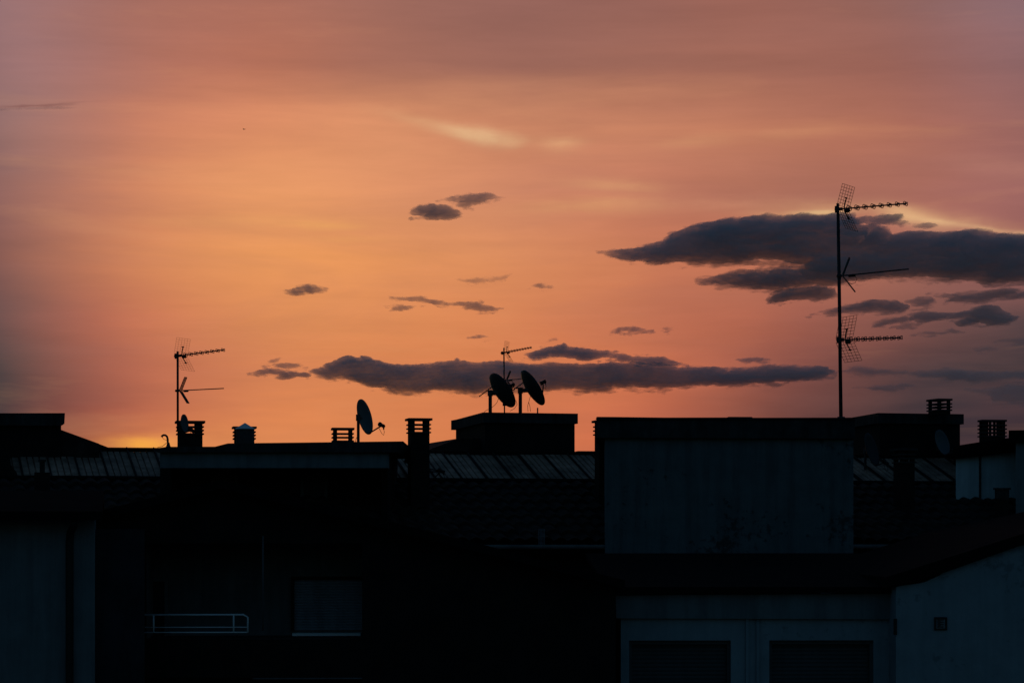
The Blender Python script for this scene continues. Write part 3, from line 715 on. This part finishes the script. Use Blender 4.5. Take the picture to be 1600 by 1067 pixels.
# ------------------------------------------------------------------ TV masts
def uhf(t, P0, az, pitch, ln, wv, hp, sc=1.0, wire=.0032, nd=7, gm='rust'):
    """aerial with a corner reflector of wire grid; az > 0 points the boom towards the viewer"""
    a = R(az); p = R(pitch)
    bx = Vector((math.cos(a) * math.cos(p), -math.sin(a) * math.cos(p), math.sin(p)))
    ly = Vector((math.sin(a), math.cos(a), 0)); uz = ly.cross(bx) * -1
    if uz.z < 0: uz = -uz
    Pt = lambda x, y, z: P0 + bx * x + ly * y + uz * z
    s = MB(); s.tube([Pt(-.05, 0, 0), Pt(ln, 0, 0)], .0115 * sc, 8)
    st = .17 * sc; step = (ln - st - .01) / nd
    for i in range(nd + 1):
        x = st + i * step; r = (.034 - .001 * i) * sc
        for y in (-.055 * sc, .055 * sc):
            for sg in (1, -1):
                s.tube([Pt(x + r * .9 * math.cos(q), y * (.4 + .6 * math.sin(q) ** 2), sg * r * math.sin(q)) for q in [math.pi * j / 6 * .86 + .1 for j in range(7)]], .0062 * sc, 6)
        s.tube([Pt(x, -.055 * sc, 0), Pt(x, .055 * sc, 0)], .005 * sc, 6)
    b = s.build('aerial_boom', M['alu'], t)
    s = MB()
    s.tube([Pt(-.06, 0, 0), Pt(.06, 0, 0)], .026 * sc, 8); s.tube([Pt(-.035, 0, -.05 * sc), Pt(-.035, 0, .05 * sc)], .03 * sc, 10)
    s.build('clamp', M['steel'], b)
    s = MB(); hx = .075 * sc
    for sg in (1, -1):
        q = math.radians(16 if sg > 0 else 24)
        G = lambda i, j: Pt(hx + math.sin(q) * j * hp, -wv / 2 + wv * i, sg * (.03 + math.cos(q) * j * hp))
        for i in range(6): s.tube([G(i / 5, 0), G(i / 5, 1)], wire, 5)
        for j in range(8): s.tube([G(0, j / 7), G(1, j / 7)], wire, 5)
    s.build('reflector_grid', M[gm], b)
    s = MB()
    for sg in (1, -1):
        s.tube([Pt(.09 * sc, 0, sg * .01), Pt((.10 if sg > 0 else .12) * sc, 0, sg * .08 * sc), Pt((.13 if sg > 0 else .17) * sc, 0, sg * .165 * sc)], .0095 * sc, 8)
        s.tube([Pt((.125 if sg > 0 else .165) * sc, -.03, sg * .163 * sc), Pt((.125 if sg > 0 else .165) * sc, .03, sg * .163 * sc)], .011 * sc, 8)
    s.lathe(Pt(.09 * sc, 0, -.035 * sc), bx, [(.014, 0), (.030 * sc, .01), (.030 * sc, .075 * sc), (.016 * sc, .095 * sc)], 10)
    s.build('dipole', M['blackpl'], b)
def vhf(t, P0, az, pitch, ln, hp, sc=1.0, lat=.05, loop=True):
    a = R(az); p = R(pitch)
    bx = Vector((math.cos(a) * math.cos(p), -math.sin(a) * math.cos(p), math.sin(p)))
    ly = Vector((math.sin(a), math.cos(a), 0)); uz = ly.cross(bx)
    if uz.z < 0: uz = -uz
    Pt = lambda x, y, z: P0 + bx * x + ly * y + uz * z
    s = MB(); s.tube([Pt(-.05, 0, 0), Pt(ln, 0, 0)], .0105 * sc, 8); b = s.build('rod_aerial', M['alu'], t)
    s = MB()
    for sg, dxf in ((1, .46), (-1, .62)):
        for y in (-lat, 0, lat): s.tube([Pt(.05, y, sg * .01), Pt(.05 + hp * dxf, y, sg * hp)], .0105 * sc, 6)
        s.tube([Pt(.05 + hp * dxf, -lat, sg * hp), Pt(.05 + hp * dxf, lat, sg * hp)], .0065 * sc, 6)
    s.build('reflector_rods', M['alu'], b)
    s = MB(); s.lathe(Pt(.13 * sc, 0, -.012), bx, [(.008, 0), (.022 * sc, .01), (.022 * sc, .10 * sc), (.012 * sc, .115 * sc)], 10)
    if loop: s.tube([Pt(.23 * sc, 0, -.02), Pt(.26 * sc, .02, -.07), Pt(.23 * sc, .02, -.125), Pt(.17 * sc, .01, -.14), Pt(.11 * sc, 0, -.10)], .004, 6)
    s.build('dipole', M['blackpl'], b)
    s = MB(); s.tube([Pt(-.04, 0, 0), Pt(.03, 0, 0)], .026 * sc, 8); s.build('clamp', M['steel'], b)
GA = 'TV masts on the roofs'
# tall mast on the white block
Ym = 37.4; k = Ym / F
zb_ = W(1314.3, 653, Ym)
t = thing('tv_mast', 'tall mast with two grid-backed aerials and a rod aerial, standing on the white block', 'tv antenna', Matrix.Translation(zb_), GA)
s = MB(); top = W(1309, 318, Ym); s.tube([zb_ - Vector((0, 0, .25)), zb_ + (top - zb_) * .45, top], .031, 10, .023); s.tube([zb_ - Vector((0, 0, .08)), zb_ + Vector((0, 0, .02))], .06, 10)
s.build('mast', M['steel'], t, True)
uhf(t, W(1310.5, 327, Ym - .03), 30, .6, 1.10, .50, .335, gm='rust')
vhf(t, W(1312, 431.3, Ym - .03), 12, 4.5, 1.06, .265)
uhf(t, W(1313, 531, Ym - .03), -24, 3.6, 1.10, .50, .34, gm='rust')
s = MB(); s.tube([W(1311.5, 335, Ym - .045), W(1312.6, 400, Ym - .05), W(1313.2, 430, Ym - .045), W(1314.6, 520, Ym - .05), W(1315.4, 600, Ym - .05), W(1316.3, 652, Ym - .05)], .005, 6); s.build('cable', M['blackpl'], t)
# short mast on the left chimney
Ym = 37.25; k = Ym / F
zb_ = W(277.8, 672, Ym)
t = thing('tv_mast', 'short mast with one grid-backed aerial and one rod aerial, strapped to a louvred chimney', 'tv antenna', Matrix.Translation(zb_), GA)
s = MB(); s.tube([zb_, W(277.6, 549, Ym)], .0175, 10); s.build('mast', M['steel'], t, True)
uhf(t, W(278, 556, Ym - .02), 22, 5.0, .80, .42, .235, sc=.78, wire=.0014, nd=7)
vhf(t, W(278, 610.3, Ym - .02), 22, 1.2, .80, .20, sc=.75, lat=.034, loop=False)
# thin mast between the two dishes
Ym = Yt + .15; zb_ = roofpt(788.3, Ym)
t = thing('tv_mast', 'thin mast rising between the two big black dishes on the stair tower', 'tv antenna', Matrix.Translation(zb_), GA)
s = MB(); s.tube([zb_, W(787.3, 543.5, Ym)], .012, 10); s.tube([zb_, zb_ + Vector((0, 0, .03))], .04, 8); s.tube([W(788, 629, Ym), W(788, 634, Ym)], .03, 8); s.build('mast', M['steel'], t, True)
uhf(t, W(787.6, 551, Ym - .02), 18, 9.0, .50, .26, .16, sc=.55, wire=.0012, nd=8)
vhf(t, W(788, 594, Ym - .02), 20, 3.0, .34, .15, sc=.6, lat=.03)
# little pipe on the tower roof and the swan-neck pipe on the terrace room
t = thing('vent_pipe', 'thin upright pipe stub on the stair tower roof', 'pipe', Matrix.Translation(roofpt(840, Yt)))
s = MB(); s.tube([roofpt(840, Yt), W(840, 637, Yt)], .012, 8); s.tube([roofpt(840, Yt), roofpt(840, Yt) + Vector((0, 0, .02))], .03, 8); s.build('tube', M['steel'], t)
Yp = 36.9
t = thing('vent_pipe', 'bent swan-neck pipe at the corner of the terrace room roof', 'pipe', Matrix.Translation(W(262.4, 697.8, Yp)))
s = MB(); s.tube([W(263.2, 699, Yp), W(262.2, 692, Yp), W(262, 686, Yp), W(261, 682, Yp), W(258.5, 679.8, Yp), W(255.8, 679.6, Yp), W(253.6, 680.6, Yp), W(252.6, 682.6, Yp)], .0165, 10)
s.lathe(W(263, 699.5, Yp), (0, 0, 1), [(.05, 0), (.03, .03), (.018, .08)], 12); s.build('tube', M['steel'], t, True)
s = MB(); s.tube([W(253, 682.6, Yp), W(256, 686, Yp), W(261, 688, Yp)], .003, 6); s.tube([W(246, 699, Yp), W(254, 697, Yp), W(260, 692, Yp)], .004, 6); s.build('cable', M['blackpl'], t)

# ------------------------------------------------------------------ bird
Yb = 165.0; c = W(381.5, 202.5, Yb)
s = MB(); s.lathe(c + Vector((-.09, 0, -.012)), (1, 0, .15), [(.004, 0), (.016, .03), (.022, .08), (.018, .13), (.014, .15), (.012, .17), (.003, .19)], 10)
for sg in (-1, 1):
    w_ = [c + Vector((.03, sg * .015, .01)), c + Vector((-.03, sg * .015, .01)), c + Vector((-.02 + .06 * sg, sg * .09, .035)), c + Vector((.05 + .06 * sg, sg * .09, .04)), c + Vector((.10 * sg + .01, sg * .19, .02 + .03 * sg))]
    w2 = [p - Vector((0, 0, .006)) for p in w_]
    s.add(w_ + w2, [(0, 1, 2, 3), (3, 2, 4), (8, 7, 6, 5), (9, 7, 8), (1, 0, 5, 6), (0, 3, 8, 5), (3, 4, 9, 8), (4, 2, 7, 9), (2, 1, 6, 7)])
o = s.build('bird', M['feather']); o['label'] = 'tiny dark bird gliding alone in the open orange sky'; o['category'] = 'bird'

# ------------------------------------------------------------------ clouds: closed bodies of scattering vapour, miles behind the roofs
YC = 7000.0
cm = bpy.data.materials.new('cloud_vapour'); cm.use_nodes = True
nt = cm.node_tree; nt.nodes.clear()
pv = nt.nodes.new('ShaderNodeVolumePrincipled'); om = nt.nodes.new('ShaderNodeOutputMaterial')
pv.inputs['Color'].default_value = (0.93, 0.94, 1.0, 1); pv.inputs['Density'].default_value = 0.016; pv.inputs['Anisotropy'].default_value = -0.4
nt.links.new(pv.outputs[0], om.inputs['Volume'])

def vnoise(x, y, seed):
    xi, yi = np.floor(x).astype(np.int64), np.floor(y).astype(np.int64); fx, fy = x - xi, y - yi
    fx = fx * fx * fx * (fx * (fx * 6 - 15) + 10); fy = fy * fy * fy * (fy * (fy * 6 - 15) + 10)
    def h(a, b):
        n = (a * 374761393 + b * 668265263 + seed * 974711) & 0x7fffffff
        n = ((n ^ (n >> 13)) * 1274126177) & 0x7fffffff
        return ((n ^ (n >> 16)) & 0xffff) / 65535.0
    return (h(xi, yi) * (1 - fx) + h(xi + 1, yi) * fx) * (1 - fy) + (h(xi, yi + 1) * (1 - fx) + h(xi + 1, yi + 1) * fx) * fy - .5
def fbm(x, y, seed, o_=5):
    s_, a = 0, 1.0
    for i in range(o_): s_ = s_ + a * vnoise(x, y, seed + i * 17); x = x * 2.03 + 5.1; y = y * 2.03 + 9.7; a *= .55
    return s_
def sdf(X, Y, poly):                               # > 0 inside
    d = np.full(X.shape, 1e9); ins = np.zeros(X.shape, bool); n = len(poly)
    for i in range(n):
        (x0, y0), (x1, y1) = poly[i], poly[(i + 1) % n]
        ex, ey = x1 - x0, y1 - y0; wx, wy = X - x0, Y - y0
        t = np.clip((wx * ex + wy * ey) / (ex * ex + ey * ey + 1e-9), 0, 1)
        d = np.minimum(d, np.hypot(wx - ex * t, wy - ey * t))
        c = ((y0 <= Y) & (y1 > Y)) | ((y1 <= Y) & (y0 > Y))
        ins ^= c & (X < x0 + (Y - y0) * ex / (ey if abs(ey) > 1e-9 else 1e-9))
    return np.where(ins, d, -d)
NC = [0]
def cloud(label, poly, od, tr=(0, 0, 1), soft=(5, 12), holes=(), rough=1.0, dY=0.0):
    ox, oy, sc_ = tr
    poly = [(ox + x / sc_, oy + y / sc_) for x, y in poly]; NC[0] += 1; seed = NC[0] * 101
    xs_, ys_ = [p[0] for p in poly], [p[1] for p in poly]
    hgt = max(ys_) - min(ys_); big = hgt > 30
    if not big: rough *= 1.35; od *= .88
    st = .9 if big else .7
    pad = 14
    X, Y = np.meshgrid(np.arange(min(xs_) - pad, max(xs_) + pad, st * 1.3), np.arange(min(ys_) - pad, max(ys_) + pad, st))
    q = 1.0 if big else .6
    nx_ = fbm(X / 40, Y / 13, seed, 4); ny_ = fbm(X / 38, Y / 14, seed + 5, 4)
    Xw, Yw = X + nx_ * 14 * q * rough, Y + ny_ * 4.5 * q * rough
    d = sdf(Xw, Yw, poly)
    for hp_, hs in holes:
        d = np.minimum(d, -sdf(Xw, Yw, [(ox + x / sc_, oy + y / sc_) for x, y in hp_]) + hs)
    inr = max(d.max(), 1.5)
    rel = np.clip((Y - min(ys_)) / max(hgt, 1), 0, 1)
    sf = np.minimum(soft[0] + (soft[1] - soft[0]) * rel ** 1.5, inr * 1.15)
    fine = fbm(X / 20, Y / 4.5, seed + 31, 4)
    micro = fbm(X / 6, Y / 2.2, seed + 57, 3)
    wisp = fbm(X / 24 + Y / 9, Y / 5.5 - X / 70, seed + 43)
    t_ = np.clip((d + sf * .42 + (fine * (1.0 + 2.4 * rel) + micro * (1.1 + 1.4 * rel) + wisp * (.6 + 7.5 * rel)) * (1.0 if big else .8) * rough) / (sf * (1.3 if big else 1.7)), 0, 1)
    t_ = t_ * t_ * (3 - 2 * t_)
    t_ = t_ * (1 + .4 * fbm(X / 80, Y / 16, seed + 71)) * (1 - .25 * wisp + .2 * micro)
    th = t_ * od / 0.016
    th[th < od / 0.016 * .012] = 0; th[0, :] = th[-1, :] = 0; th[:, 0] = th[:, -1] = 0
    # closed body: a front and a back sheet over every cell that has vapour, meeting where the thickness is zero
    cell = (th[:-1, :-1] > 0) | (th[1:, :-1] > 0) | (th[:-1, 1:] > 0) | (th[1:, 1:] > 0)
    used = np.zeros(th.shape, bool)
    used[:-1, :-1] |= cell; used[1:, :-1] |= cell; used[:-1, 1:] |= cell; used[1:, 1:] |= cell
    idx = np.full(th.shape, -1); nU = int(used.sum()); idx[used] = np.arange(nU)
    bidx = idx.copy(); thick = used & (th > 0); nT = int(thick.sum()); bidx[thick] = nU + np.arange(nT)
    Yd = YC + dY
    wx, wz = (X - 800) / F * Yd, CZ + (HY - Y) / F * Yd
    front = np.stack([wx[used], Yd - th[used] * .5, wz[used]], 1); backv = np.stack([wx[thick], Yd + th[thick] * .5, wz[thick]], 1)
    cx, cz = (min(xs_) + max(xs_)) / 2, (min(ys_) + max(ys_)) / 2
    C0 = np.array([(cx - 800) / F * Yd, Yd, CZ + (HY - cz) / F * Yd])
    V = np.concatenate([front, backv]) - C0
    jj, ii = np.nonzero(cell)
    q1 = np.stack([idx[jj, ii], idx[jj + 1, ii], idx[jj + 1, ii + 1], idx[jj, ii + 1]], 1)
    q2 = np.stack([bidx[jj, ii], bidx[jj, ii + 1], bidx[jj + 1, ii + 1], bidx[jj + 1, ii]], 1)
    Q = np.concatenate([q1, q2])
    me = bpy.data.meshes.new('cloud')
    me.vertices.add(len(V)); me.vertices.foreach_set('co', V.astype(np.float32).ravel())
    me.loops.add(Q.size); me.loops.foreach_set('vertex_index', Q.astype(np.int32).ravel())
    me.polygons.add(len(Q)); me.polygons.foreach_set('loop_start', (np.arange(len(Q)) * 4).astype(np.int32))
    me.update(calc_edges=True); me.validate()
    me.materials.append(cm)
    o = bpy.data.objects.new('cloud', me); o.location = C0; COL.objects.link(o)
    o['label'] = label; o['category'] = 'cloud'; o['group'] = 'dark clouds in the sunset sky'
    return o
a9 = (900, 280, 1600 / 700); a3 = (350, 280, 1600 / 650)
def mixp(*sets): return [(ox + x / s_, oy + y / s_) for (ox, oy, s_), pts in sets for x, y in pts]
cloud('largest slate-blue cloud bank, behind the upper part of the tall mast',
      [(95, 262), (200, 250), (290, 230), (345, 190), (400, 170), (520, 155), (640, 138), (760, 138), (870, 133), (935, 124), (985, 132), (1010, 168), (1060, 168), (1100, 185), (1130, 200), (1200, 188), (1300, 195), (1420, 188), (1520, 198), (1640, 208), (1700, 230),
       (1700, 345), (1640, 366), (1500, 370), (1440, 360), (1330, 366), (1250, 352), (1100, 352), (1000, 360), (930, 384), (800, 384), (620, 390), (500, 376), (430, 360), (560, 340), (690, 322), (800, 314), (600, 306), (480, 300), (330, 298), (200, 290)],
      3.6, a9, (4.5, 19), holes=[([(625, 288), (680, 277), (740, 284), (825, 293), (815, 305), (740, 303), (670, 306)], 2.5), ([(1020, 188), (1040, 192), (1055, 208), (1040, 212)], 2)])
cloud('dark tongue of cloud beside the top aerial of the tall mast', [(970, 138), (1060, 134), (1150, 124), (1168, 132), (1150, 148), (1190, 160), (1150, 170), (1080, 160), (1000, 164)], 3.0, a9, (4, 6))
cloud('small dark puff just right of the top aerial', [(1200, 162), (1250, 154), (1285, 168), (1250, 180), (1220, 174)], 1.6, a9, (4, 6))
cloud('lens-shaped dark cloud left of the tall mast, under the bank', [(680, 444), (710, 410), (760, 388), (850, 382), (935, 392), (930, 420), (850, 433), (760, 438)], 3.2, a9, (5, 7))
cloud('dark cloud crossing the tall mast above the lower grid aerial', [(822, 494), (870, 475), (930, 455), (1000, 438), (1060, 431), (1130, 434), (1195, 450), (1170, 470), (1100, 479), (1000, 474), (930, 482), (880, 488)], 2.6, a9, (5, 8))
cloud('round dark puff at the end of the cloud crossing the mast', [(1175, 440), (1220, 421), (1270, 424), (1290, 440), (1250, 460), (1200, 457)], 1.9, a9, (5, 8))
cloud('long dark cloud at the right edge, next under the bank', [(1255, 408), (1340, 405), (1440, 400), (1520, 386), (1580, 399), (1690, 405), (1690, 430), (1560, 431), (1480, 440), (1400, 450), (1330, 442), (1340, 422)], 2.2, a9, (5, 9))
cloud('dark humped cloud right of the mast with a flat tail', [(1205, 492), (1260, 474), (1340, 480), (1400, 470), (1460, 453), (1510, 458), (1580, 490), (1540, 512), (1450, 520), (1370, 522), (1350, 508), (1400, 495), (1300, 500), (1230, 500)], 2.2, a9, (5, 8))
cloud('thin dark sliver right of the mast below the humped cloud', [(1050, 517), (1110, 499), (1170, 491), (1205, 500), (1170, 512), (1100, 522)], 1.7, a9, (4, 6))
cloud('faint grey sliver under the thin dark sliver', [(1125, 526), (1180, 511), (1240, 522), (1200, 534)], 1.3, a9, (4, 6))
cloud('slanting grey wisp between the two lowest right clouds', [(1200, 558), (1290, 540), (1340, 528), (1380, 546), (1320, 554), (1240, 560)], 1.0, a9, (4, 7))
cloud('soft round grey smudge over the louvred chimney', [(1410, 606), (1470, 594), (1510, 606), (1480, 620), (1430, 620)], .6, a9, (6, 8))
cloud('soft grey wedge at the right edge above the smudge', [(1505, 582), (1600, 563), (1690, 563), (1690, 588), (1540, 592)], .6, a9, (6, 8))
cloud('long dim band low across the mast to the right edge', [(935, 690), (1000, 668), (1080, 673), (1200, 685), (1330, 678), (1450, 684), (1690, 688), (1690, 716), (1450, 722), (1350, 728), (1200, 703), (1050, 698)], 1.5, a9, (7, 12))
cloud('narrow dim streak low right of the mast', [(990, 746), (1080, 733), (1170, 726), (1230, 738), (1150, 750), (1060, 754)], .9, a9, (5, 8))
cloud('broad dim cloud low at the right edge over the rooms', [(1405, 750), (1480, 747), (1540, 733), (1600, 738), (1690, 745), (1690, 812), (1560, 812), (1500, 800), (1480, 770)], .9, a9, (9, 14))
cloud('small flat grey cloud over the long band, left of the mast', [(570, 646), (610, 634), (660, 636), (696, 648), (650, 658), (600, 657)], 1.7, a9, (4, 6))
cloud('small comma-shaped cloud alone over the white block', [(132, 550), (160, 531), (200, 529), (275, 540), (220, 546), (165, 553)], 1.8, a9, (4, 5))
cloud('tiny fleck of cloud right of the comma-shaped cloud', [(318, 534), (335, 528), (352, 534), (340, 540)], .7, a9, (3, 4))
cloud('longest low band of purple-grey cloud, behind the two big dishes',
      mixp((a3, [(340, 738), (400, 708), (450, 689), (490, 681), (528, 689), (545, 679), (572, 683), (592, 696), (650, 713), (720, 717), (800, 709), (860, 700), (885, 689), (912, 701), (960, 704), (1040, 702), (1100, 700), (1180, 709), (1300, 713), (1420, 710), (1500, 706), (1600, 708)]),
           (a9, [(100, 655), (200, 655), (300, 660), (420, 669), (560, 677), (640, 669), (700, 662), (800, 667), (880, 675), (935, 690), (880, 706), (780, 719), (700, 731), (600, 736), (450, 739), (300, 746), (150, 747), (70, 760), (0, 757)]),
           (a3, [(1440, 821), (1300, 815), (1200, 821), (1100, 815), (980, 823), (880, 821), (800, 811), (740, 824), (690, 823), (620, 807), (560, 798), (490, 777), (460, 767), (400, 767), (355, 748)])), 2.8, (0, 0, 1), (3.5, 15))
cloud('arched cloud lying on the long low band, right of the dishes',
      mixp((a3, [(1140, 692), (1190, 660), (1250, 644), (1310, 638), (1370, 651), (1450, 659), (1530, 664)]), (a9, [(60, 605), (140, 616), (200, 629), (280, 631), (330, 645), (390, 662), (300, 664), (220, 657), (160, 652), (100, 641), (0, 648)]), (a3, [(1400, 694), (1330, 684), (1270, 682), (1200, 696)])), 2.8, (0, 0, 1), (4, 6))
cloud('faint hook of vapour above the arched cloud', [(1215, 638), (1245, 613), (1275, 610), (1290, 622), (1262, 622), (1238, 634)], .8, a3, (3, 4))
cloud('flat dark cloud at the near end of the long band', [(98, 747), (160, 730), (220, 726), (280, 735), (325, 756), (250, 762), (180, 756)], 2.3, a3, (4, 6))
cloud('small dark cloud on top of the flat one by the long band', [(190, 717), (230, 709), (280, 706), (306, 722), (270, 730), (220, 724)], 1.8, a3, (4, 5))
cloud('tiny tilted fleck above the small dark cloud', [(162, 714), (190, 695), (222, 690), (200, 706)], 1.3, a3, (3, 4))
cloud('plump dark cloud high in the middle, lower of a pair', [(715, 127), (745, 105), (790, 95), (850, 100), (910, 124), (895, 147), (830, 157), (770, 152), (730, 147)], 2.4, a3, (6, 7))
cloud('streaky dark cloud high in the middle, upper of a pair', [(812, 84), (880, 69), (940, 60), (1000, 57), (1080, 68), (1000, 86), (950, 108), (900, 102), (870, 88)], 2.0, a3, (5, 7))
cloud('oval dark cloud alone over the terrace room chimneys', [(225, 428), (280, 411), (330, 407), (375, 417), (402, 431), (340, 442), (270, 442)], 2.3, a3, (5, 7))
cloud('dark cloud shaped like a drawn-out string above the pole dish', [(642, 452), (700, 453), (750, 448), (800, 460), (870, 474), (930, 476), (980, 466), (1012, 484), (1066, 495), (1058, 515), (1000, 513), (960, 502), (930, 490), (850, 486), (780, 473), (720, 470)], 2.0, a3, (4, 6))
cloud('small flat dark cloud under the string-shaped cloud', [(625, 493), (680, 479), (768, 487), (730, 499), (660, 507)], 1.9, a3, (4, 5))
cloud('pale ragged wisp above the string-shaped cloud', [(898, 392), (960, 376), (1020, 379), (1060, 372), (1112, 362), (1095, 387), (1030, 395), (940, 403)], .75, a3, (4, 6))
cloud('small grey cloud above the thin mast', [(1155, 420), (1200, 403), (1250, 403), (1278, 421), (1210, 428)], 1.3, a3, (4, 5))
cloud('tiny flat cloud right over the long band near the thin mast', [(928, 606), (975, 595), (1026, 606), (975, 613)], 1.5, a3, (3, 4))
cloud('thin dark wisp in the mauve sky at the left edge', [(-20, 171), (60, 168), (90, 166), (122, 169), (90, 171.5), (40, 172), (-20, 174)], .5, (0, 0, 1), (3, 3), rough=.3)
